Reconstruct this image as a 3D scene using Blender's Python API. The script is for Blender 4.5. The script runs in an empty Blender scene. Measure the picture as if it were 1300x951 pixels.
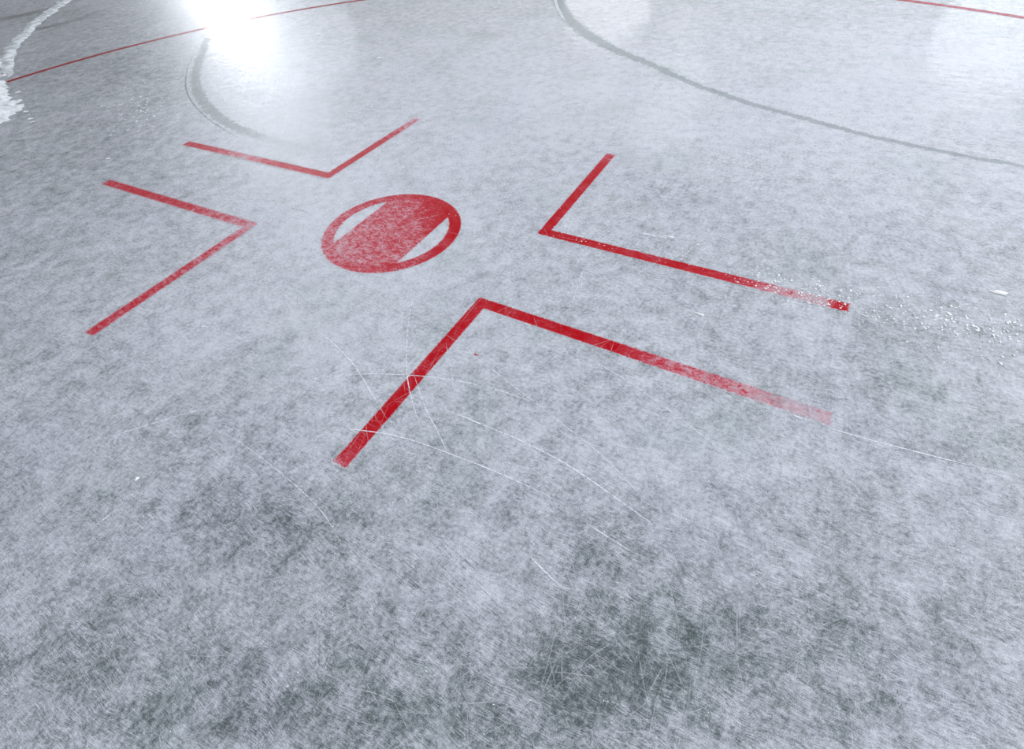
import bpy, math, random
import numpy as np
from mathutils import Matrix, Vector, noise as mnoise

rng = random.Random(7)
sc = bpy.context.scene
col = sc.collection

# ------------------------------------------------------------------ camera
W_PX, H_PX = 1300.0, 951.0
F_PX = 670.33
CX, CY = 650.0, 430.0
CAM = np.array([1.49531, -1.41110, 1.24048])
ROT = np.array([[0.8697150, -0.3004557, 0.3915637],
                [0.4883412, 0.6388581, -0.5944605],
                [-0.0715446, 0.7082279, 0.7023493]])
cam_data = bpy.data.cameras.new('camera')
cam = bpy.data.objects.new('camera', cam_data)
col.objects.link(cam)
m = Matrix.Identity(4)
for i in range(3):
    for j in range(3):
        m[i][j] = ROT[i, j]
    m[i][3] = CAM[i]
cam.matrix_world = m
cam_data.sensor_width = 36.0
cam_data.lens = F_PX / W_PX * 36.0
cam_data.shift_y = -(H_PX / 2 - CY) / W_PX
cam_data.clip_end = 300
cam_data.dof.use_dof = True
cam_data.dof.focus_distance = 2.05
cam_data.dof.aperture_fstop = 9.0
sc.camera = cam


def ground(px, py):
    """the point of the ice sheet seen at a pixel of the photograph"""
    d = ROT @ np.array([(px - CX) / F_PX, -(py - CY) / F_PX, -1.0])
    t = -CAM[2] / d[2]
    p = CAM + d * t
    return np.array([p[0], p[1]])


# ------------------------------------------------------------------ frost patches over the ice, with far gloss and near dimming painted in (world space)
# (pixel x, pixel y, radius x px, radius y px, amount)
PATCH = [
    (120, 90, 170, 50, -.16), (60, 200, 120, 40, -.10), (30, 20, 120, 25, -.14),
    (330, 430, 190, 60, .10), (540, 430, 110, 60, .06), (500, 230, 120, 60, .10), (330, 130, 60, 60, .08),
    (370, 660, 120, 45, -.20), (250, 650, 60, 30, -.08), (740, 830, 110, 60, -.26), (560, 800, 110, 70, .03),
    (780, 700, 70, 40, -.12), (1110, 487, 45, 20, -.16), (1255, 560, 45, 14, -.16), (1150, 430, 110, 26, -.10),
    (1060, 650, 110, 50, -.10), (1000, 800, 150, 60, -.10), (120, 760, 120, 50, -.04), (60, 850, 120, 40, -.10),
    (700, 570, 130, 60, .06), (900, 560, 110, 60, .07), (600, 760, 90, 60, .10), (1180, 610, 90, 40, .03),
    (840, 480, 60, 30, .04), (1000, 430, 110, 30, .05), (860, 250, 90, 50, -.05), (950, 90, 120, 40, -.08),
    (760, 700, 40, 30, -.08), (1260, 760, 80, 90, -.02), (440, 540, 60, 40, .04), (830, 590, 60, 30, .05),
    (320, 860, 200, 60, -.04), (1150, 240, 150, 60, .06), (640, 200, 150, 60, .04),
    (500, 300, 110, 50, .14), (700, 120, 420, 90, .16), (1150, 100, 250, 80, .14), (250, 300, 160, 90, .06), (740, 900, 120, 40, -.12), (650, 850, 800, 150, -.14), (700, 90, 700, 90, .10), (500, 380, 350, 70, .08), (240, 910, 200, 30, -.08),  # broad patches also carry lamp gloss far off and dimming in the foreground
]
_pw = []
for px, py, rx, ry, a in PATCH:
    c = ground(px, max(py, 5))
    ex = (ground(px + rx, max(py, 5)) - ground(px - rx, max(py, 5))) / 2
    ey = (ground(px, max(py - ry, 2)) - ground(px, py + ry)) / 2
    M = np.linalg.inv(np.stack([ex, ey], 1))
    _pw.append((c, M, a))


def frost_light_at(x, y):
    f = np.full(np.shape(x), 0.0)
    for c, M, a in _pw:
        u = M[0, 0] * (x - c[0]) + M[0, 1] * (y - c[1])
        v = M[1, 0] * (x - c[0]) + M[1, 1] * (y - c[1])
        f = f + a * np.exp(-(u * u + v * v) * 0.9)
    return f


# ------------------------------------------------------------------ node helpers
class NT:
    def __init__(self, name):
        self.m = bpy.data.materials.new(name)
        self.m.use_nodes = True
        self.t = self.m.node_tree
        self.t.nodes.clear()
        self.out = self.t.nodes.new('ShaderNodeOutputMaterial')

    def n(self, typ, **kw):
        nd = self.t.nodes.new(typ)
        for k, v in kw.items():
            setattr(nd, k, v)
        return nd

    def put(self, sock, v):
        if isinstance(v, bpy.types.NodeSocket):
            self.t.links.new(v, sock)
        elif v is not None:
            if isinstance(v, (tuple, list)) and len(v) == 3 and sock.type == 'RGBA':
                v = (*v, 1)
            sock.default_value = v

    def math(self, op, a, b=None, c=None, clamp=False):
        nd = self.n('ShaderNodeMath', operation=op, use_clamp=clamp)
        self.put(nd.inputs[0], a)
        if b is not None:
            self.put(nd.inputs[1], b)
        if c is not None:
            self.put(nd.inputs[2], c)
        return nd.outputs[0]

    def mix(self, f, a, b, blend='MIX'):
        nd = self.n('ShaderNodeMix', data_type='RGBA', blend_type=blend)
        self.put(nd.inputs[0], f)
        self.put(nd.inputs[6], a)
        self.put(nd.inputs[7], b)
        return nd.outputs[2]

    def sstep(self, v, lo, hi, a=0.0, b=1.0):
        nd = self.n('ShaderNodeMapRange', interpolation_type='SMOOTHSTEP')
        self.put(nd.inputs[0], v)
        for i, q in enumerate((lo, hi, a, b)):
            self.put(nd.inputs[1 + i], q)
        return nd.outputs[0]

    def lin(self, v, lo, hi, a=0.0, b=1.0):
        nd = self.n('ShaderNodeMapRange')
        self.put(nd.inputs[0], v)
        for i, q in enumerate((lo, hi, a, b)):
            self.put(nd.inputs[1 + i], q)
        return nd.outputs[0]

    def pos(self):
        return self.n('ShaderNodeNewGeometry').outputs['Position']

    def xf(self, v, rot=0.0, scale=(1, 1, 1), loc=(0, 0, 0)):
        nd = self.n('ShaderNodeMapping', vector_type='POINT')
        self.put(nd.inputs[0], v)
        nd.inputs[1].default_value = loc
        nd.inputs[2].default_value = (0, 0, rot)
        nd.inputs[3].default_value = scale
        return nd.outputs[0]

    def noise(self, v, scale, detail=2.0, rough=.5, dist=0.0, col=False):
        nd = self.n('ShaderNodeTexNoise', noise_dimensions='2D')
        self.put(nd.inputs['Vector'], v)
        nd.inputs['Scale'].default_value = scale
        nd.inputs['Detail'].default_value = detail
        nd.inputs['Roughness'].default_value = rough
        nd.inputs['Distortion'].default_value = dist
        return nd.outputs[1 if col else 0]

    def attr(self, name):
        return self.n('ShaderNodeAttribute', attribute_name=name).outputs['Fac']

    def vadd(self, a, b):
        nd = self.n('ShaderNodeVectorMath', operation='ADD')
        self.put(nd.inputs[0], a)
        self.put(nd.inputs[1], b)
        return nd.outputs[0]

    def vscale(self, a, s):
        nd = self.n('ShaderNodeVectorMath', operation='SCALE')
        self.put(nd.inputs[0], a)
        nd.inputs['Scale'].default_value = s
        return nd.outputs[0]


def rgb(r, g, b):
    f = lambda c: (c / 255 / 12.92) if c <= 10 else ((c / 255 + .055) / 1.055) ** 2.4
    return (f(r), f(g), f(b))


def ice_nodes(k):
    """frosted rink ice: dark clear ice under a felt of white skate-cut fibres.  Returns (colour, fibre, frost, height)"""
    p = k.pos()
    warp = k.vscale(k.noise(p, 7.0, 2, col=True), 0.035)
    pw = k.vadd(p, warp)
    # fibres: ridged, stretched noise laid in many directions
    fib = None
    for i in range(7):
        ang = math.radians(11 + i * 180 / 7 + (i * 37 % 13))
        q = k.xf(pw, rot=ang, scale=(12 + 4 * (i % 3), 300 + 70 * (i % 4), 1), loc=(i * 7.3, i * 3.1, 0))
        v = k.noise(q, 1.0, 2.0, .55)
        r = k.math('ABSOLUTE', k.math('SUBTRACT', v, 0.5))
        r = k.sstep(r, 0.0, 0.055, 1.0, 0.0)
        pres = k.sstep(k.noise(k.xf(p, rot=ang, scale=(1, 1, 1), loc=(i * 11.0, 5.0, 0)), 11.0 + i, 2), .38, .68)
        r = k.math('MULTIPLY', r, pres)
        fib = r if fib is None else k.math('ADD', fib, k.math('MULTIPLY', r, 1.0))
    cloud = k.noise(p, 3.2, 5, .6, .4)
    cl2 = k.noise(pw, 21.0, 6, .66)
    cl3 = k.noise(p, 85.0, 5, .7)
    grain = k.noise(p, 420.0, 3, .7)
    F = k.math('MULTIPLY_ADD', k.math('SUBTRACT', cloud, .5), 0.32, 0.43)
    F = k.math('MULTIPLY_ADD', k.math('SUBTRACT', cl2, .5), 0.66, F)
    F = k.math('MULTIPLY_ADD', k.math('SUBTRACT', cl3, .5), 0.95, F)
    F = k.math('MULTIPLY_ADD', k.math('SUBTRACT', grain, .5), 0.95, F)
    F = k.math('MULTIPLY_ADD', fib, 0.24, F)
    F = k.math('ADD', F, k.attr('frost'))  # frost patches plus the brightness painted in with them
    ramp = k.n('ShaderNodeValToRGB')
    k.put(ramp.inputs[0], F)
    cr = ramp.color_ramp
    cr.elements[0].position, cr.elements[0].color = 0.05, (*rgb(72, 83, 86), 1)
    cr.elements[1].position, cr.elements[1].color = 0.96, (*rgb(208, 213, 223), 1)
    for ps, c in ((.28, rgb(116, 125, 130)), (.50, rgb(162, 167, 176)), (.72, rgb(188, 193, 204))):
        e = cr.elements.new(ps)
        e.color = (*c, 1)
    c = ramp.outputs[0]
    # faint lilac and olive drifts in the frozen water
    tint = k.noise(p, 2.1, 3)
    c = k.mix(k.sstep(tint, .45, .75, 0, .35), c, k.mix(1.0, c, rgb(250, 244, 252), 'MULTIPLY'))
    c = k.mix(k.sstep(k.noise(k.xf(p, loc=(9, 4, 0)), 2.7, 3), .5, .8, 0, .6), c, k.mix(1.0, c, rgb(228, 236, 232), 'MULTIPLY'))
    h = k.math('MULTIPLY_ADD', fib, 0.3, k.math('ADD', cl3, k.math('MULTIPLY', grain, .35)))
    return c, fib, F, h, grain


def ice_bsdf(k, color, F, h, spec=.5, coat=.4):
    b = k.n('ShaderNodeBsdfPrincipled')
    k.put(b.inputs['Base Color'], color)
    k.put(b.inputs['Roughness'], k.lin(F, 0.1, 1.0, .36, .54))
    k.put(b.inputs['Specular IOR Level'], spec)
    b.inputs['IOR'].default_value = 1.31
    b.inputs['Coat IOR'].default_value = 1.31
    k.put(b.inputs['Coat Weight'], coat)
    b.inputs['Coat Roughness'].default_value = 0.055
    bp = k.n('ShaderNodeBump')
    bp.inputs['Strength'].default_value = 0.35
    bp.inputs['Distance'].default_value = 0.0012
    k.put(bp.inputs['Height'], h)
    k.t.links.new(bp.outputs[0], b.inputs['Normal'])
    bp2 = k.n('ShaderNodeBump')
    bp2.inputs['Strength'].default_value = 0.25
    bp2.inputs['Distance'].default_value = 0.004
    k.put(bp2.inputs['Height'], k.noise(k.xf(k.pos(), rot=.5, scale=(1, 2.5, 1)), 7.0, 3))
    k.t.links.new(bp2.outputs[0], b.inputs['Coat Normal'])
    k.t.links.new(b.outputs[0], k.out.inputs[0])
    return b


# ice
k = NT('rink_ice')
c, fib, F, h, g = ice_nodes(k)
ice_bsdf(k, c, F, h)
MAT_ICE = k.m


def paint_material(name, deep, pale, fleck=rgb(150, 0, 18)):
    """red line paint frozen under the ice; attribute edge = metres to its outline, wear = how far it is rubbed away"""
    k = NT(name)
    c, fib, F, h, grain = ice_nodes(k)
    p = k.pos()
    e = k.attr('edge')
    wear = k.attr('wear')
    soft = k.attr('soft')
    n1 = k.noise(p, 110.0, 4, .7)
    n2 = k.noise(p, 260.0, 4, .75)
    e2 = k.math('MULTIPLY_ADD', k.math('SUBTRACT', n1, .5), k.math('MULTIPLY_ADD', wear, .016, .008), e)
    e2 = k.math('MULTIPLY_ADD', k.math('SUBTRACT', n2, .5), 0.006, e2)
    cov = k.sstep(e2, k.math('MULTIPLY', soft, -1.0), soft)
    # wear: blotches in which frost lies over the paint
    wear = k.math('MULTIPLY_ADD', k.math('SUBTRACT', k.noise(p, 22.0, 3, .6), .5), k.math('MULTIPLY', k.sstep(wear, .1, .5), .55), wear)
    blot = k.noise(k.xf(k.vadd(p, k.vscale(k.noise(p, 40, 2, col=True), .02)), rot=-.5, scale=(.6, 1.3, 1)), 62.0, 5, .74)
    x = k.math('ADD', blot, k.math('MULTIPLY', k.math('SUBTRACT', n2, .5), .5))
    keep = k.sstep(k.math('SUBTRACT', x, k.math('MULTIPLY_ADD', wear, .62, .10)), -.07, .09)
    base_pale = k.math('MULTIPLY', k.sstep(wear, .45, 1.35, .80, .0), 1.0)
    strength = k.math('MULTIPLY_ADD', keep, k.math('SUBTRACT', 1.0, base_pale), base_pale)
    veil = k.math('MULTIPLY', k.sstep(wear, 0.05, .8, .0, .6), k.math('SUBTRACT', 1.0, k.math('MULTIPLY', keep, .6)))
    red = k.mix(k.sstep(n2, .35, .70), deep, pale)
    red = k.mix(k.math('MULTIPLY', k.sstep(n1, .56, .72), .6), red, fleck)
    red = k.mix(k.math('MULTIPLY', k.sstep(k.noise(p, 150.0, 5, .8), .62, .72), .30), red, rgb(205, 70, 90))
    red = k.mix(k.math('MULTIPLY', k.sstep(fib, .8, 2.2, 0, .45), 1.0), red, rgb(215, 120, 135))
    red = k.mix(veil, red, rgb(214, 112, 134))
    drop = k.math('MULTIPLY', k.sstep(k.noise(k.xf(p, loc=(3, 8, 0)), 95.0, 4, .65), .585, .635),
                  k.math('MULTIPLY', k.sstep(wear, .25, .45), k.sstep(wear, .78, .92, 1.0, 0.0)))
    red = k.mix(k.math('MULTIPLY', drop, .9), red, fleck)
    strength = k.math('MAXIMUM', strength, k.math('MULTIPLY', drop, .95))
    colr = k.mix(k.math('MULTIPLY', cov, strength), c, red)
    ice_bsdf(k, colr, F, h, .12, .1)
    return k.m


MAT_RED = paint_material('red_line_paint', rgb(154, 0, 14), rgb(200, 2, 28))
MAT_RED_OLD = paint_material('red_circle_paint', rgb(128, 0, 16), rgb(160, 6, 24))


def track_material(name, tone, depth):
    """bare strip where the frost is scraped off the ice; attribute cover = 1 in its middle and 0 at its rim"""
    k = NT(name)
    c, fib, F, h, grain = ice_nodes(k)
    p = k.pos()
    cv = k.math('MULTIPLY_ADD', k.math('SUBTRACT', k.noise(p, 26.0, 6, .75), .5), 2.2, k.attr('cover'))
    cov = k.math('MULTIPLY', k.sstep(cv, .20, .42), k.attr('fade'))
    dark = k.mix(k.noise(p, 90.0, 4), k.mix(1.0, c, tone, 'MULTIPLY'), tone)
    ice_bsdf(k, k.mix(k.math('MULTIPLY', cov, depth), c, dark), F, h, k.sstep(cov, 0, 1, .5, .12), k.sstep(cov, 0, 1, .4, .2))
    return k.m


MAT_TRACK = track_material('scraped_wet_ice', rgb(164, 173, 174), .72)
MAT_GRIME = track_material('grime_in_ice', rgb(128, 128, 124), .7)

k = NT('packed_snow')
b = k.n('ShaderNodeBsdfPrincipled')
p = k.pos()
k.put(b.inputs['Base Color'], k.mix(k.noise(p, 60, 5), rgb(212, 220, 232), rgb(248, 250, 254)))
b.inputs['Roughness'].default_value = .8
b.inputs['Subsurface Weight'].default_value = .3
b.inputs['Subsurface Radius'].default_value = (.02, .02, .02)
b.inputs['Subsurface Scale'].default_value = .2
bp = k.n('ShaderNodeBump'); bp.inputs['Distance'].default_value = .006
k.put(bp.inputs['Height'], k.noise(p, 120, 6, .7)); k.t.links.new(bp.outputs[0], b.inputs['Normal'])
k.t.links.new(b.outputs[0], k.out.inputs[0])
MAT_SNOW = k.m

k = NT('dull_snow')
b = k.n('ShaderNodeBsdfPrincipled')
p = k.pos()
k.put(b.inputs['Base Color'], k.mix(k.sstep(k.noise(p, 14, 5), .35, .65), rgb(176, 184, 192), rgb(226, 230, 236)))
b.inputs['Roughness'].default_value = .8
k.t.links.new(b.outputs[0], k.out.inputs[0])
MAT_DULL = k.m

k = NT('ice_chip')
b = k.n('ShaderNodeBsdfPrincipled')
k.put(b.inputs['Base Color'], k.mix(k.noise(k.pos(), 200, 3), rgb(225, 232, 240), rgb(255, 255, 255)))
b.inputs['Roughness'].default_value = .45
b.inputs['IOR'].default_value = 1.31
k.t.links.new(b.outputs[0], k.out.inputs[0])
MAT_CHIP = k.m

k = NT('scratch_white')
b = k.n('ShaderNodeBsdfPrincipled')
k.put(b.inputs['Base Color'], k.mix(k.noise(k.pos(), 150, 4), rgb(214, 219, 232), rgb(244, 247, 255)))
b.inputs['Roughness'].default_value = .5
tr = k.n('ShaderNodeBsdfTransparent')
mx = k.n('ShaderNodeMixShader')
k.put(mx.inputs[0], k.math('MULTIPLY', k.attr('fade'), k.sstep(k.noise(k.pos(), 70, 4, .7), .3, .6, .35, 1.0)))
k.t.links.new(tr.outputs[0], mx.inputs[1]); k.t.links.new(b.outputs[0], mx.inputs[2])
k.t.links.new(mx.outputs[0], k.out.inputs[0])
MAT_SCRATCH = k.m

k = NT('scratch_dark')
b = k.n('ShaderNodeBsdfPrincipled')
b.inputs['Base Color'].default_value = (*rgb(104, 113, 120), 1)
b.inputs['Roughness'].default_value = .5
tr = k.n('ShaderNodeBsdfTransparent')
mx = k.n('ShaderNodeMixShader')
k.put(mx.inputs[0], k.math('MULTIPLY', k.attr('fade'), k.sstep(k.noise(k.pos(), 60, 4, .7), .4, .6, .0, .7)))
k.t.links.new(tr.outputs[0], mx.inputs[1]); k.t.links.new(b.outputs[0], mx.inputs[2])
k.t.links.new(mx.outputs[0], k.out.inputs[0])
MAT_DARKCUT = k.m


# ------------------------------------------------------------------ mesh helpers
def link_mesh(name, verts, faces, mat, attrs=None, parent=None, smooth=True):
    me = bpy.data.meshes.new(name)
    me.from_pydata([tuple(map(float, v)) for v in verts], [], [tuple(map(int, f)) for f in faces])
    me.update()
    for an, vals in (attrs or {}).items():
        a = me.attributes.new(an, 'FLOAT', 'POINT')
        a.data.foreach_set('value', np.asarray(vals, dtype=np.float32))
    if smooth:
        me.polygons.foreach_set('use_smooth', [True] * len(me.polygons))
    me.materials.append(mat)
    o = bpy.data.objects.new(name, me)
    col.objects.link(o)
    if parent is not None:
        o.parent = parent
    return o


def grid_faces(nu, nv, off=0, closed=False):
    f = []
    for i in range(nu - 1 if not closed else nu):
        for j in range(nv - 1):
            a = off + i * nv + j
            b_ = off + ((i + 1) % nu) * nv + j
            f.append((a, b_, b_ + 1, a + 1))
    return f


def tag(o, label, cat, group=None, kind=None):
    o['label'] = label
    o['category'] = cat
    if group:
        o['group'] = group
    if kind:
        o['kind'] = kind
    return o


def crom(pts, n=12):
    """Catmull-Rom through points"""
    P = [np.array(q, float) for q in pts]
    P = [2 * P[0] - P[1]] + P + [2 * P[-1] - P[-2]]
    out = []
    for i in range(1, len(P) - 2):
        for s in range(n):
            t = s / n
            out.append(.5 * ((2 * P[i]) + (-P[i - 1] + P[i + 1]) * t + (2 * P[i - 1] - 5 * P[i] + 4 * P[i + 1] - P[i + 2]) * t * t
                             + (-P[i - 1] + 3 * P[i] - 3 * P[i + 1] + P[i + 2]) * t ** 3))
    out.append(P[-2])
    return np.array(out)


def normals_of(C):
    T = np.gradient(C, axis=0)
    T /= np.linalg.norm(T, axis=1)[:, None] + 1e-12
    return np.stack([-T[:, 1], T[:, 0]], 1)


# ------------------------------------------------------------------ the ice sheet
def axis(lo, hi, dlo, dhi, step, big):
    a = list(np.arange(dlo, dhi + 1e-6, step))
    x, s = dlo, step
    left = []
    while x > lo:
        s = min(s * 1.25, big); x -= s; left.append(max(x, lo))
    x, s = dhi, step
    right = []
    while x < hi:
        s = min(s * 1.25, big); x += s; right.append(min(x, hi))
    return np.array(left[::-1] + a + right)


ax = axis(-40, 24, -9, 5, .035, 2.0)
ay = axis(-14, 34, -3, 9, .035, 2.0)
X, Y = np.meshgrid(ax, ay, indexing='ij')
vf = np.stack([X.ravel(), Y.ravel(), np.zeros(X.size)], 1)
floor = link_mesh('floor', vf, grid_faces(len(ax), len(ay)), MAT_ICE, {'frost': frost_light_at(X, Y).ravel()}, smooth=False)
floor['kind'] = 'structure'
floor['label'] = 'frosted grey-white skating rink ice sheet, scratched all over by skates'

# ------------------------------------------------------------------ painted marks
MARG = 0.008


def painted(name, V, faces, edge, wear, soft, mat, z=.0005, parent=None):
    V = np.asarray(V)
    fr = frost_light_at(V[:, 0], V[:, 1])
    V3 = np.column_stack([V, np.full(len(V), z)])
    return link_mesh(name, V3, faces, mat, dict(frost=fr, edge=edge, wear=wear, soft=soft), parent=parent)


def corner_mark(label, corner, end_long, end_short, width, wear_long, wear_short, soft=.003):
    """one L of paint: two legs mitred at their corner, wear given along each leg from the corner to its tip"""
    c, a, b_ = ground(*corner), ground(*end_long), ground(*end_short)
    da, db = (a - c), (b_ - c)
    la, lb = np.linalg.norm(da), np.linalg.norm(db)
    da, db = da / la, db / lb
    hw = width / 2 + MARG
    V, Fc, E, Wr = [], [], [], []
    mit = (da + db); mit /= np.linalg.norm(mit)
    half = math.acos(np.clip(da @ mit, -1, 1))
    ml = hw / math.sin(half)
    for d, L, wl in ((da, la, wear_long), (db, lb, wear_short)):
        n_ = np.array([-d[1], d[0]])
        if n_ @ mit < 0:
            n_ = -n_
        nu, nv = int(L / .008) + 2, 15
        off = len(V)
        for i in range(nu):
            s = i / (nu - 1)
            for j in range(nv):
                t = -1 + 2 * j / (nv - 1)
                start = c + mit * ml * t
                fin = a if d is da else b_
                fin = fin + d * MARG + n_ * hw * t
                q = start + (fin - start) * s
                V.append(q)
                u = (q - c) @ d
                w_ = (q - c) @ n_
                ed = min(width / 2 - abs(w_), L - u)
                if (q - c) @ mit < 0:
                    ed = min(ed, width * .58 - np.linalg.norm(q - c))
                E.append(ed)
                Wr.append(np.interp(u / L, [k_[0] for k_ in wl], [k_[1] for k_ in wl]))
        fc = grid_faces(nu, nv, off)
        if d is db:
            fc = [f[::-1] for f in fc]
        Fc += fc
    # make every face look upward
    Vn = np.array(V)
    out = []
    for f in Fc:
        p0, p1, p2 = Vn[f[0]], Vn[f[1]], Vn[f[2]]
        cr_ = (p1[0] - p0[0]) * (p2[1] - p0[1]) - (p1[1] - p0[1]) * (p2[0] - p0[0])
        out.append(f if cr_ > 0 else f[::-1])
    o = painted('faceoff_corner_mark', Vn, out, E, Wr, [soft] * len(V), MAT_RED)
    return tag(o, label, 'ice marking', 'red corner marks around the face-off dot')


corner_mark('solid dark red corner mark nearest the camera, right leg flaking away to pink',
            (611.4, 384.5), (1056, 532.5), (431, 590), .047,
            [(0, .30), (.04, .30), (.07, .0), (.30, .02), (.44, .05), (.50, .50), (.62, .66), (.76, .72), (.88, .95), (1, 1.02)],
            [(0, .1), (.5, .08), (.55, .25), (.62, .05), (.85, .1), (.90, .2), (1, .62)])
corner_mark('bright red corner mark right of the dot, tip of its long leg among ice chips',
            (691, 294.5), (1078, 391), (776, 195.5), .046,
            [(0, .05), (.3, .12), (.42, .38), (.5, .05), (.6, .2), (.68, .45), (.8, .78), (.92, .98), (.935, .95), (.965, .3), (.985, .12), (1, .6)],
            [(0, .2), (.08, .1), (.5, .05), (.75, .1), (.85, .35), (.96, .55), (1, .8)])
corner_mark('faded pinkish red painted V mark behind the dot, below the curved grey track',
            (417, 223), (236, 181.7), (530, 150.6), .050,
            [(0, .35), (.15, .45), (.35, .5), (.55, .82), (.75, .55), (.9, .4), (1, .45)],
            [(0, .45), (.15, .35), (.4, .35), (.6, .5), (.8, .7), (1, .9)], soft=.006)
corner_mark('faded pinkish red painted arrow-like corner mark at the far left, pointing at the dot',
            (318, 286), (134.5, 231), (113, 424), .050,
            [(0, .75), (.2, .65), (.45, .5), (.75, .4), (1, .5)],
            [(0, .8), (.15, .65), (.4, .6), (.7, .55), (1, .48)], soft=.007)

# the face-off dot: ring and broad band
RO, RI, BW = .303, .250, .172
root = bpy.data.objects.new('faceoff_dot', None)
col.objects.link(root)
tag(root, 'round red face-off dot with two pale crescent gaps, at the centre of the corner marks', 'face-off dot')


def dot_wear(x, y):
    # solid on the right-hand rim, frosted on the left and in the middle
    d = x * .75 + y * .66
    r = np.hypot(x, y)
    w = np.interp(d, [-.3, -.12, .1, .22, .3], [.80, .66, .62, .3, .08])
    return w - .12 * (r > .25)


V, E, Wr = [], [], []
nt, nr = 240, 12
for i in range(nt):
    t = 2 * math.pi * i / nt
    for j in range(nr):
        r = RI - MARG + (RO + MARG - RI + MARG) * j / (nr - 1)
        x, y = r * math.cos(t), r * math.sin(t)
        V.append((x, y))
        inner = (r - RI) if abs(x) > BW + .012 else max(r - RI, BW - abs(x))
        E.append(min(RO - r, inner))
        Wr.append(float(dot_wear(x, y)))
fr = [f[::-1] for f in grid_faces(nt, nr, 0, True)]
painted('ring', V, fr, E, Wr, [.004] * len(V), MAT_RED, parent=root)
V, E, Wr = [], [], []
nx, ny = 50, 80
for i in range(nx):
    x = -(BW + MARG) + 2 * (BW + MARG) * i / (nx - 1)
    yl = math.sqrt((RI - MARG) ** 2 - x * x)
    for j in range(ny):
        y = -yl + 2 * yl * j / (ny - 1)
        V.append((x, y)); E.append(BW - abs(x)); Wr.append(float(dot_wear(x, y)))
fb = grid_faces(nx, ny)
painted('band', V, fb, E, Wr, [.004] * len(V), MAT_RED, parent=root)

# the face-off circle line far behind
CL = [(4.5, 102.8), (59.9, 88.5), (110, 75.5), (160, 61.3), (200, 50.7), (228.4, 43.9), (290, 29.5), (342, 18.4), (380, 11.7), (460, 0.0)]
CR_ = [(1136, 0), (1207.7, 9.2), (1300, 20.8)]
A_, R_ = [], []
for q in CL + CR_:
    w = ground(*q)
    A_.append(math.atan2(w[1], w[0])); R_.append(math.hypot(*w))
o_ = np.argsort(A_)
A_, R_ = np.array(A_)[o_], np.array(R_)[o_]
pf = np.polyfit(A_, R_, 3)
th = np.linspace(math.radians(48), math.radians(174.3), 700)
rr = np.polyval(pf, th)
V, E, Wr, S = [], [], [], []
lw = .058
for t, r in zip(th, rr):
    for j in range(9):
        q = (-1 + 2 * j / 8) * (lw / 2 + MARG)
        V.append(((r + q) * math.cos(t), (r + q) * math.sin(t)))
        E.append(lw / 2 - abs(q))
        dg = math.degrees(t)
        Wr.append(np.interp(dg, [50, 66, 75, 130, 170, 176], [.75, .6, .3, .05, .0, .1]))
        S.append(.004)
fcs = [f[::-1] for f in grid_faces(len(th), 9)]
o = painted('faceoff_circle_line', V, fcs, E, Wr, S, MAT_RED_OLD)
tag(o, 'long thin curved red circle line crossing the ice at the far side', 'ice marking')

# small red paint fleck
def blob(name, c, r, z, mat, attrs, lobes=5, seed=1, height=0):
    rg = random.Random(seed)
    ph = [rg.uniform(0, 6.28) for _ in range(4)]
    V = [(c[0], c[1], z + height)]
    n = 24
    for ring in (.5, 1.0):
        for i in range(n):
            t = 2 * math.pi * i / n
            k_ = ring * (1 + .25 * math.sin(2 * t + ph[0]) + .18 * math.sin(3 * t + ph[1]) + .1 * math.sin(lobes * t + ph[2]))
            V.append((c[0] + r[0] * k_ * math.cos(t), c[1] + r[1] * k_ * math.sin(t), z + (height * .8 if ring < 1 else 0)))
    Fc = [(0, 1 + i, 1 + (i + 1) % n) for i in range(n)]
    Fc += [(1 + i, 1 + n + i, 1 + n + (i + 1) % n, 1 + (i + 1) % n) for i in range(n)]
    at = {a: [v] * len(V) for a, v in attrs.items()}
    return link_mesh(name, V, Fc, mat, at)


g_ = ground(604, 450.5)
tag(blob('paint_fleck', g_, (.006, .0045), .0006, MAT_RED, dict(frost=0, edge=.02, wear=.45, soft=.004), seed=4),
    'tiny red paint fleck on the ice inside the nearest corner mark', 'paint fleck')


# ------------------------------------------------------------------ scraped tracks and grime
def ribbon(name, pix, widths, mat, z, n=14, fade=None, cross=9, samples=None):
    C0 = crom([ground(*q) for q in pix], n)
    if mat is MAT_SCRATCH:
        widths = [q * 1.6 for q in widths]
    u = np.linspace(0, 1, len(C0))
    wd = np.interp(u, np.linspace(0, 1, len(widths)), widths)
    N = normals_of(C0)
    V, cv, fd = [], [], []
    fl = fade or [(0, 1), (1, 1)]
    for i in range(len(C0)):
        for j in range(cross):
            t = -1 + 2 * j / (cross - 1)
            q = C0[i] + N[i] * wd[i] * .5 * t
            V.append(q)
            cv.append(1 - abs(t))
            fd.append(np.interp(u[i], [a[0] for a in fl], [a[1] for a in fl]))
    V = np.array(V)
    F_ = [f[::-1] for f in grid_faces(len(C0), cross)]
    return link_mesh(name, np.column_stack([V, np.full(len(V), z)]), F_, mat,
                     dict(cover=cv, fade=fd, frost=frost_light_at(V[:, 0], V[:, 1])))


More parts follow.
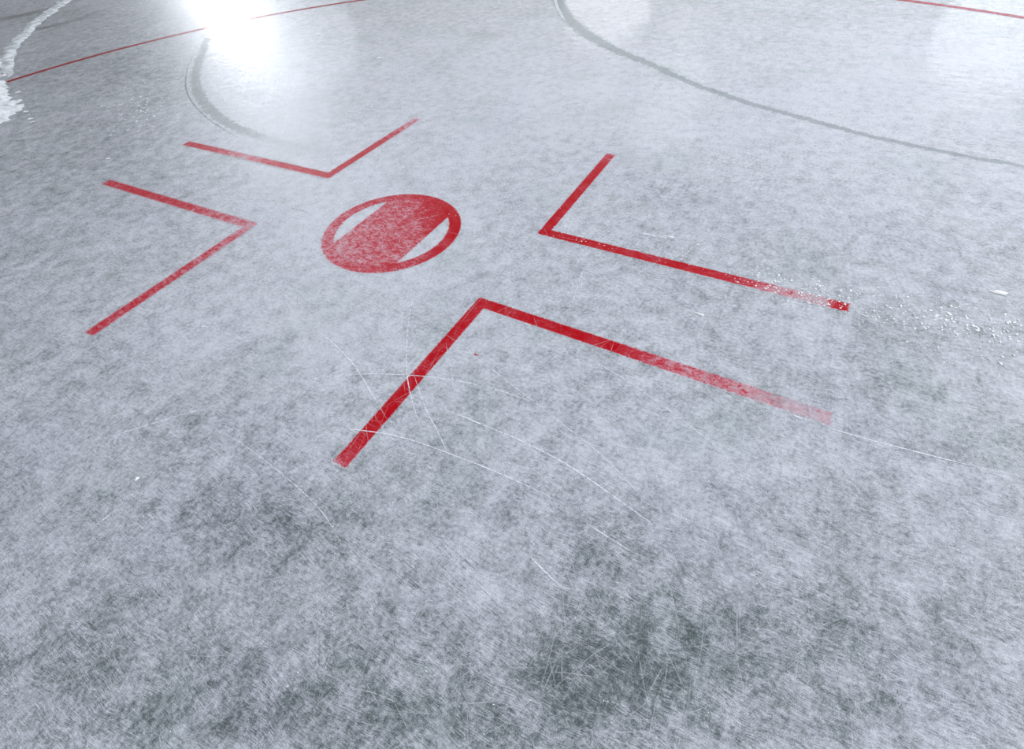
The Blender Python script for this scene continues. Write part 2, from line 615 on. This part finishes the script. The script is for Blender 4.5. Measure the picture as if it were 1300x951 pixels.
o = ribbon('scraped_track', [(266, 45), (259, 61), (251.5, 81), (248, 98), (251, 115), (261, 132.5), (276, 147.6), (298, 161), (323, 171), (345, 178), (385, 190), (430, 201)],
           [.10, .10, .10, .11, .11, .11, .11, .10, .10, .10, .10, .10], MAT_TRACK, .0002, fade=[(0, 1), (.6, 1), (.75, .6), (1, 0)])
tag(o, 'short dark grey scraped arc curving under the bright lamp reflection', 'scraped track', 'dark scraped arcs')
o = ribbon('scraped_track', [(697, -30), (704, -12), (710, 4), (721, 23), (746, 44), (778, 62), (824.6, 81), (875, 104), (921.5, 121), (968, 136), (1023, 151), (1097, 171), (1171, 187), (1231, 199), (1300, 211), (1400, 229)],
           [.12, .13, .14, .16, .16, .13, .10, .08, .075, .07, .07, .06, .055, .05, .05, .05], MAT_TRACK, .0002)
tag(o, 'long dark grey scraped arc sweeping across the upper right of the ice', 'scraped track', 'dark scraped arcs')

GR = [
    ([(-20, 29), (0, 25), (25, 20), (50, 14), (75, 7), (100, -1), (120, -8)], .30, 'blackish grime streak at the far left corner of the ice, topmost'),
    ([(30, 42), (40, 38.5), (60, 34.5), (80, 29.5), (100, 24), (130, 13), (165, 3)], .22, 'brownish grime streak crossing the ice below the snow trail'),
]
for pts, w_, lb in GR:
    o = ribbon('grime_streak', pts, [w_ * .5, w_, w_, w_ * .7, w_ * .6], MAT_GRIME, .0003, fade=[(0, .3), (.3, 1), (.6, .6), (1, .1)])
    tag(o, lb, 'grime streak', 'grime streaks in the far ice')


# ------------------------------------------------------------------ skate cuts
def cut(pix, w_, lb, mat=MAT_SCRATCH, z=.0007, fade=None, name='skate_cut'):
    o = ribbon(name, pix, [w_ * .4, w_, w_, w_, w_ * .4], mat, z, n=16, cross=3, fade=fade or [(0, .2), (.2, 1), (.8, 1), (1, .2)])
    return tag(o, lb, 'skate cut', 'skate cuts in the ice') if lb else o


cut([(380, 405), (417, 431), (448, 462), (471, 498), (491, 532)], .0022, 'curved white skate cut running into the nearest red leg from the upper left')
cut([(532, 345), (526, 372), (519, 407), (516, 464), (523.4, 509), (545, 578)], .0020, 'white skate cut crossing the nearest red leg from top to bottom')
cut([(380, 482), (397, 480.6), (465, 475), (539, 478), (607, 489), (664, 506), (720, 530)], .0018, 'shallow white skate cut crossing the nearest red leg at its middle')
cut([(385, 541), (454, 546), (516, 557), (602, 588), (665, 615), (720, 642)], .0020, 'white skate cut crossing the nearest red leg near its tip')
cut([(500, 509), (562, 520), (621, 543), (662, 560), (722, 591.5), (797, 643), (860, 690)], .0022, 'longest white skate cut, running down to the right from the red leg')
cut([(522, 465), (539, 515), (556, 549), (573, 586)], .0016, 'short white skate cut fanning down beside the nearest red leg')
cut([(566, 435), (573, 472), (575, 500)], .0014, 'very short upright skate cut on the right edge of the nearest red leg')
cut([(668, 702), (690, 724), (715, 749)], .0018, 'short white skate cut on dark ice in the lower middle')
cut([(744, 664), (772, 682), (805, 703)], .0018, 'short faint skate cut right of the lower middle dark patch')
cut([(101, 569), (145, 553), (193.5, 538), (240, 524), (292, 512)], .0018, 'lone pale skate cut in the lower left frost')
cut([(116, 671), (135, 657), (155, 642)], .0018, 'short pale skate cut near the left edge of the ice')
cut([(803, 294), (822, 297.5), (842, 301), (869, 303.5)], .0045, 'white skate cut between the right corner mark and the open ice')
cut([(1000, 524), (1025, 534), (1052, 543)], .0025, 'white skate cut hugging the faded tip of the nearest mark')
cut([(1006, 528), (1052, 543), (1099, 557), (1200, 583), (1320, 613)], .0018, 'faint skate cut leading right from the faded red tip')
cut([(560, 420), (600, 450), (690, 520), (760, 575), (800, 615), (835, 655)], .0012, 'hairline skate cut below the red fleck')
cut([(700, 430), (790, 480), (900, 560), (980, 640)], .0012, 'hairline skate cut under the flaking red leg')
cut([(745, 328), (738, 350), (728, 380), (716, 404)], .0014, 'hairline skate cut between the two right-hand corner marks')
cut([(230, 412), (262, 415), (286, 420)], .0020, 'tiny pale skate nick right of the lower left mark')
cut([(270, 540), (330, 580), (400, 640), (440, 700)], .0010, 'hairline skate cut in the left foreground')

cut([(248, 64), (238, 87), (236, 112), (245, 131), (262.5, 149.5), (285, 165), (306, 176)], .012, 'thin dark groove curving just outside the short grey scraped arc', MAT_DARKCUT)
cut([(703, -12), (706, 4), (711, 16), (720, 31)], .016, 'bright groove along the outer edge of the long scraped arc, at the top')
cut([(360, 262), (385, 268), (405, 275)], .004, 'thin dark cut left of the face-off dot', MAT_DARKCUT)

# uncountable hairline cuts (stuff): white hair-fine ones everywhere, dark ones in the scuffed patch
V, Fc, Fd = [], [], []


def hair(store, c0, ang, L, curv, w_, fd, z):
    V, Fc, Fd = store
    n = 7
    off = len(V)
    x, y = c0
    for i in range(n):
        s = i / (n - 1)
        nx_, ny_ = -math.sin(ang), math.cos(ang)
        hw = w_ * .5 * (math.sin(math.pi * (.08 + .84 * s)))
        V.append((x - nx_ * hw, y - ny_ * hw, z)); V.append((x + nx_ * hw, y + ny_ * hw, z))
        Fd += [fd * math.sin(math.pi * (.06 + .88 * s))] * 2
        x += math.cos(ang) * L / (n - 1); y += math.sin(ang) * L / (n - 1)
        ang += curv * L / (n - 1)
    for i in range(n - 1):
        a = off + 2 * i
        Fc.append((a, a + 2, a + 3, a + 1))


st = (V, Fc, Fd)
for i in range(3600):
    px, py = rng.uniform(-30, 1330), rng.triangular(120, 960, 760)
    q = ground(px, py)
    hair(st, q, rng.uniform(0, 6.28), rng.uniform(.05, .30), rng.uniform(-3, 3), rng.uniform(.0006, .0016), rng.uniform(.15, .6), .0006)
o = link_mesh('hairline_cuts', V, Fc, MAT_SCRATCH, {'fade': Fd})
tag(o, 'fuzz of hair-fine white skate nicks all over the ice', 'skate nicks', kind='stuff')
V, Fc, Fd = [], [], []
st = (V, Fc, Fd)
a0, a1 = ground(505, 690), ground(590, 765)
ang0 = math.atan2(*(a1 - a0)[::-1])
for i in range(70):
    px = rng.gauss(548, 36); py = rng.gauss(722, 28)
    q = ground(px, py)
    hair(st, q, ang0 + rng.gauss(0, .035), rng.uniform(.05, .16), 0, rng.uniform(.0010, .0018), rng.uniform(.4, 1), .0007)
o = link_mesh('scuff', V, Fc, MAT_DARKCUT, {'fade': Fd})
tag(o, 'patch of fine parallel dark scrapes in the lower middle of the ice', 'scuff', kind='stuff')


# ------------------------------------------------------------------ snow and chips
def inside(poly, x, y):
    c_, j = False, len(poly) - 1
    for i in range(len(poly)):
        if (poly[i][1] > y) != (poly[j][1] > y) and x < (poly[j][0] - poly[i][0]) * (y - poly[i][1]) / (poly[j][1] - poly[i][1]) + poly[i][0]:
            c_ = not c_
        j = i
    return c_


def dist_poly(poly, x, y):
    d = 1e9
    for i in range(len(poly)):
        a, b_ = np.array(poly[i]), np.array(poly[(i + 1) % len(poly)])
        ab = b_ - a
        t = max(0, min(1, ((np.array([x, y]) - a) @ ab) / (ab @ ab)))
        d = min(d, np.linalg.norm(a + ab * t - np.array([x, y])))
    return d


def mound(name, poly_px, hmax, step, rise, mat, rag=.05, seedv=0.0, zmin=.0):
    poly = [tuple(ground(*q)) for q in poly_px]
    xs = [q[0] for q in poly]; ys = [q[1] for q in poly]
    gx = np.arange(min(xs) - .06, max(xs) + .06, step); gy = np.arange(min(ys) - .06, max(ys) + .06, step)
    H = np.full((len(gx), len(gy)), -1.0)
    for i, x in enumerate(gx):
        for j, y in enumerate(gy):
            d = dist_poly(poly, x, y)
            if not inside(poly, x, y):
                if d > rag * 1.3:
                    continue
                d = -d
            d += rag * 1.2 * mnoise.noise((x * 9, y * 9, seedv)) + rag * .8 * mnoise.noise((x * 26, y * 26, seedv + 3))
            if d <= 0:
                continue
            s = min(1, d / rise)
            H[i, j] = hmax * (s ** .6) * (.35 + .65 * (1 + mnoise.noise((x * 14, y * 14, seedv + 7))) / 2 + .25 * mnoise.noise((x * 45, y * 45, seedv + 1)))
    idx, V, Fc = {}, [], []
    def vid(i, j):
        if (i, j) not in idx:
            idx[(i, j)] = len(V)
            V.append((gx[i], gy[j], max(H[i, j], zmin) if H[i, j] > 0 else 0.0003))
        return idx[(i, j)]
    for i in range(len(gx) - 1):
        for j in range(len(gy) - 1):
            if max(H[i, j], H[i + 1, j], H[i, j + 1], H[i + 1, j + 1]) > 0:
                Fc.append((vid(i, j), vid(i + 1, j), vid(i + 1, j + 1), vid(i, j + 1)))
    return link_mesh(name, V, Fc, mat)


o = mound('snow_heap', [(-60, 40), (-15, 60), (-1, 76), (2, 92), (3, 102), (8, 112), (15, 120), (21, 130), (27, 139), (19, 146), (9, 154), (0, 157), (-40, 168), (-90, 175)],
          .035, .010, .16, MAT_SNOW, rag=.06)
tag(o, 'bright white heap of shaved snow at the left edge of the ice', 'snow')
# the ridge of old snow that leads away from it
R0 = crom([ground(*q) for q in [(10, 98), (9, 82), (12, 66), (21, 54), (36, 38), (50, 25), (62, 16), (76, 6), (90, -2), (105, -10)]], 8)
NR = normals_of(R0)
poly = []
V, Fc = [], []
cr_n = 13
for i in range(len(R0)):
    u = i / (len(R0) - 1)
    wv = (.055 + .03 * u + .035 * mnoise.noise((u * 30, 0, 1)) + .03 * mnoise.noise((u * 90, 3, 1))) * min(1, .15 + u * 12)
    cen = R0[i] + NR[i] * .05 * mnoise.noise((u * 22, 9, 2))
    for j in range(cr_n):
        t = -1 + 2 * j / (cr_n - 1)
        q = cen + NR[i] * wv * t
        hgt = min(1, u * 10) * .013 * max(0, 1 - t * t) * (.7 + .8 * mnoise.noise((q[0] * 12, q[1] * 12, 5)))
        V.append((q[0], q[1], .0005 + max(0, hgt)))
Fc = [f[::-1] for f in grid_faces(len(R0), cr_n)]
o = link_mesh('snow_ridge', V, Fc, MAT_DULL)
tag(o, 'thin broken ridge of dull snow leading away at the upper left corner', 'snow')


def add_chip(V, Fc, x, y, s, rg, flat=.3, z0=.0007):
    """an irregular little splinter: a squashed, jittered octahedron"""
    off = len(V)
    a = rg.uniform(0, 6.28)
    el = rg.uniform(1.0, 2.0)
    base = [(1, 0, 0), (0, 1, 0), (-1, 0, 0), (0, -1, 0), (0, 0, 1), (0, 0, -1)]
    for bx, by, bz in base:
        j = rg.uniform(.6, 1.3)
        px_, py_ = bx * s * el * j, by * s * j
        V.append((x + px_ * math.cos(a) - py_ * math.sin(a), y + px_ * math.sin(a) + py_ * math.cos(a),
                  z0 + s * flat * .5 + bz * s * flat * (.5 if bz < 0 else j)))
    for f in ((0, 1, 4), (1, 2, 4), (2, 3, 4), (3, 0, 4), (1, 0, 5), (2, 1, 5), (3, 2, 5), (0, 3, 5)):
        Fc.append(tuple(off + q for q in f))


def scatter(name, samples, label):
    rg = random.Random(len(samples))
    V, Fc = [], []
    for (px, py, s) in samples:
        q = ground(px, py)
        add_chip(V, Fc, q[0], q[1], s, rg)
    o = link_mesh(name, V, Fc, MAT_CHIP, smooth=False)
    return tag(o, label, 'ice shavings', kind='stuff')


smp = []
for i in range(620):
    t = rng.random()
    bx, by = 955 + 345 * t, 358 + 66 * t
    smp.append((bx + rng.gauss(0, 14), by + rng.gauss(0, 9 + 9 * t), rng.choice([.0014, .0018, .0022, .0028, .004])))
for i in range(120):
    t = rng.random()
    smp.append((700 + 300 * t, 285 + 72 * t + rng.gauss(0, 9), rng.choice([.0012, .0018, .0026])))
scatter('ice_shavings', smp, 'loose glittering ice shavings around the tip of the right corner mark')
smp = []
for i in range(160):
    smp.append((rng.gauss(182, 28), rng.gauss(136, 18), rng.choice([.003, .004, .005, .007])))
for i in range(14):
    t = rng.random()
    smp.append((28 + 16 * t + rng.gauss(0, 2), 138 + 18 * t + rng.gauss(0, 2), rng.choice([.006, .01, .012])))
scatter('ice_shavings', smp, 'loose ice shavings scattered between the snow heap and the faded marks')
smp = []
for i in range(150):
    smp.append((rng.uniform(380, 720), 245 + rng.gauss(10, 22), rng.choice([.0012, .0016, .0022])))
for i in range(170):
    smp.append((rng.uniform(0, 1300), rng.uniform(300, 950), rng.choice([.0007, .001, .0013])))
scatter('ice_grit', smp, 'fine sparkling ice grit strewn around the dot and over the foreground')

# the few larger pieces one can count
BIG = [
    ((1268, 371.5), (.026, .009), 'larger flat white ice flake near the right edge of the ice'),
    ((850, 300.5), (.017, .006), 'white ice flake lying on the skate cut right of the bright red mark'),
    ((482, 74), (.020, .018), 'lone white ice flake on the far ice right of the lamp reflection'),
    ((137, 201.5), (.014, .008), 'small white ice flake above the far left corner mark'),
    ((174, 608), (.006, .005), 'small clear ice flake in the left foreground frost'),
    ((888, 399), (.014, .005), 'dull ice flake between the two right-hand red legs'),
]
for n_, ((px, py), r, lb) in enumerate(BIG):
    q = ground(px, py)
    o = blob('ice_flake', q, r, .0012, MAT_CHIP, {}, seed=20 + n_, height=min(r) * .35)
    tag(o, lb, 'ice flake', 'loose ice flakes')


# ------------------------------------------------------------------ light: rink floodlight, hall lamps, added fill lamps and the hall's dim sky
def lamp(name, px, py, height, energy, size, color=(1, 1, 1), spread=None):
    """hang a lamp so high that its mirror image in the ice lies at the place seen at (px, py)"""
    g = ground(px, py)
    d = np.array([g[0], g[1], 0]) - CAM
    s = height / CAM[2]
    pos = Vector((g[0] + d[0] * s, g[1] + d[1] * s, height))
    ld = bpy.data.lights.new(name, 'AREA')
    ld.shape = 'DISK' if not isinstance(size, tuple) else 'ELLIPSE'
    if isinstance(size, tuple):
        ld.size, ld.size_y = size
    else:
        ld.size = size
    ld.energy = energy
    ld.color = color
    o = bpy.data.objects.new(name, ld)
    col.objects.link(o)
    o.location = pos
    aim = Vector((g[0], g[1], 0)) - pos
    o.rotation_euler = aim.to_track_quat('-Z', 'Y').to_euler()
    return o


lamp('floodlight', 285, 20, 6.0, 2600, (2.4, 1.2), (.90, .95, 1))
lamp('hall_light', 375, 55, 7.0, 90, (7, 5), (.86, .92, 1))  # added dim wide lamp, spreads the pale halo beside the glare
lamp('hall_light', 852, 140, 7.0, 22, (2.2, 6), (.96, .97, 1))
lamp('hall_light', 770, 10, 7.0, 75, (5, 4), (1, .98, 1))
lamp('hall_light', 1290, 40, 7.0, 130, (6, 5), (.86, .94, 1))
ld = bpy.data.lights.new('key_fill', 'AREA'); ld.size = 3; ld.energy = 360; ld.color = (.95, .97, 1)  # added unseen key lamp, kept out of the ice reflections
o = bpy.data.objects.new('key_fill', ld); col.objects.link(o); o.location = (6, -5, 7)
o.rotation_euler = (Vector((-1.2, 1.2, 0)) - o.location).to_track_quat('-Z', 'Y').to_euler()

ld = bpy.data.lights.new('side_fill', 'AREA'); ld.size = 3; ld.energy = 1500; ld.color = (.93, .97, 1)  # added unseen lamp that brightens the mid and far ice
o = bpy.data.objects.new('side_fill', ld); col.objects.link(o); o.location = (10, 9.5, 7)
o.rotation_euler = (Vector((-1.5, 3.5, 0)) - o.location).to_track_quat('-Z', 'Y').to_euler()

wd = bpy.data.worlds.new('hall')
sc.world = wd
wd.use_nodes = True
wt = wd.node_tree
bg = wt.nodes['Background']
tc = wt.nodes.new('ShaderNodeTexCoord')
sx = wt.nodes.new('ShaderNodeSeparateXYZ')
wt.links.new(tc.outputs['Generated'], sx.inputs[0])


def wmath(op, a, b_):
    nd = wt.nodes.new('ShaderNodeMath'); nd.operation = op
    for i_, v in enumerate((a, b_)):
        if isinstance(v, bpy.types.NodeSocket):
            wt.links.new(v, nd.inputs[i_])
        else:
            nd.inputs[i_].default_value = v
    return nd.outputs[0]


def wstep(v, lo, hi, a, b_):
    nd = wt.nodes.new('ShaderNodeMapRange'); nd.interpolation_type = 'SMOOTHSTEP'
    wt.links.new(v, nd.inputs[0])
    for i_, q in enumerate((lo, hi, a, b_)):
        nd.inputs[1 + i_].default_value = q
    return nd.outputs[0]


# unseen glow added low at the far end (+y), dim above, dimmer towards -x
low = wstep(sx.outputs['Z'], .15, .75, 1.0, 0.0)
away = wstep(wmath('ADD', sx.outputs['Y'], wmath('MULTIPLY', sx.outputs['X'], .55)), -.1, .75, 0.0, 1.0)
lvl = wmath('ADD', wmath('MULTIPLY', wmath('MULTIPLY', low, away), 1.05), .30)
wt.links.new(lvl, bg.inputs[1])
bg.inputs[0].default_value = (.96, .97, 1.0, 1)

sc.view_settings.view_transform = 'Standard'
sc.view_settings.look = 'None'
sc.view_settings.exposure = 0.15
sc.view_settings.gamma = 1
sc.view_settings.use_curve_mapping = False
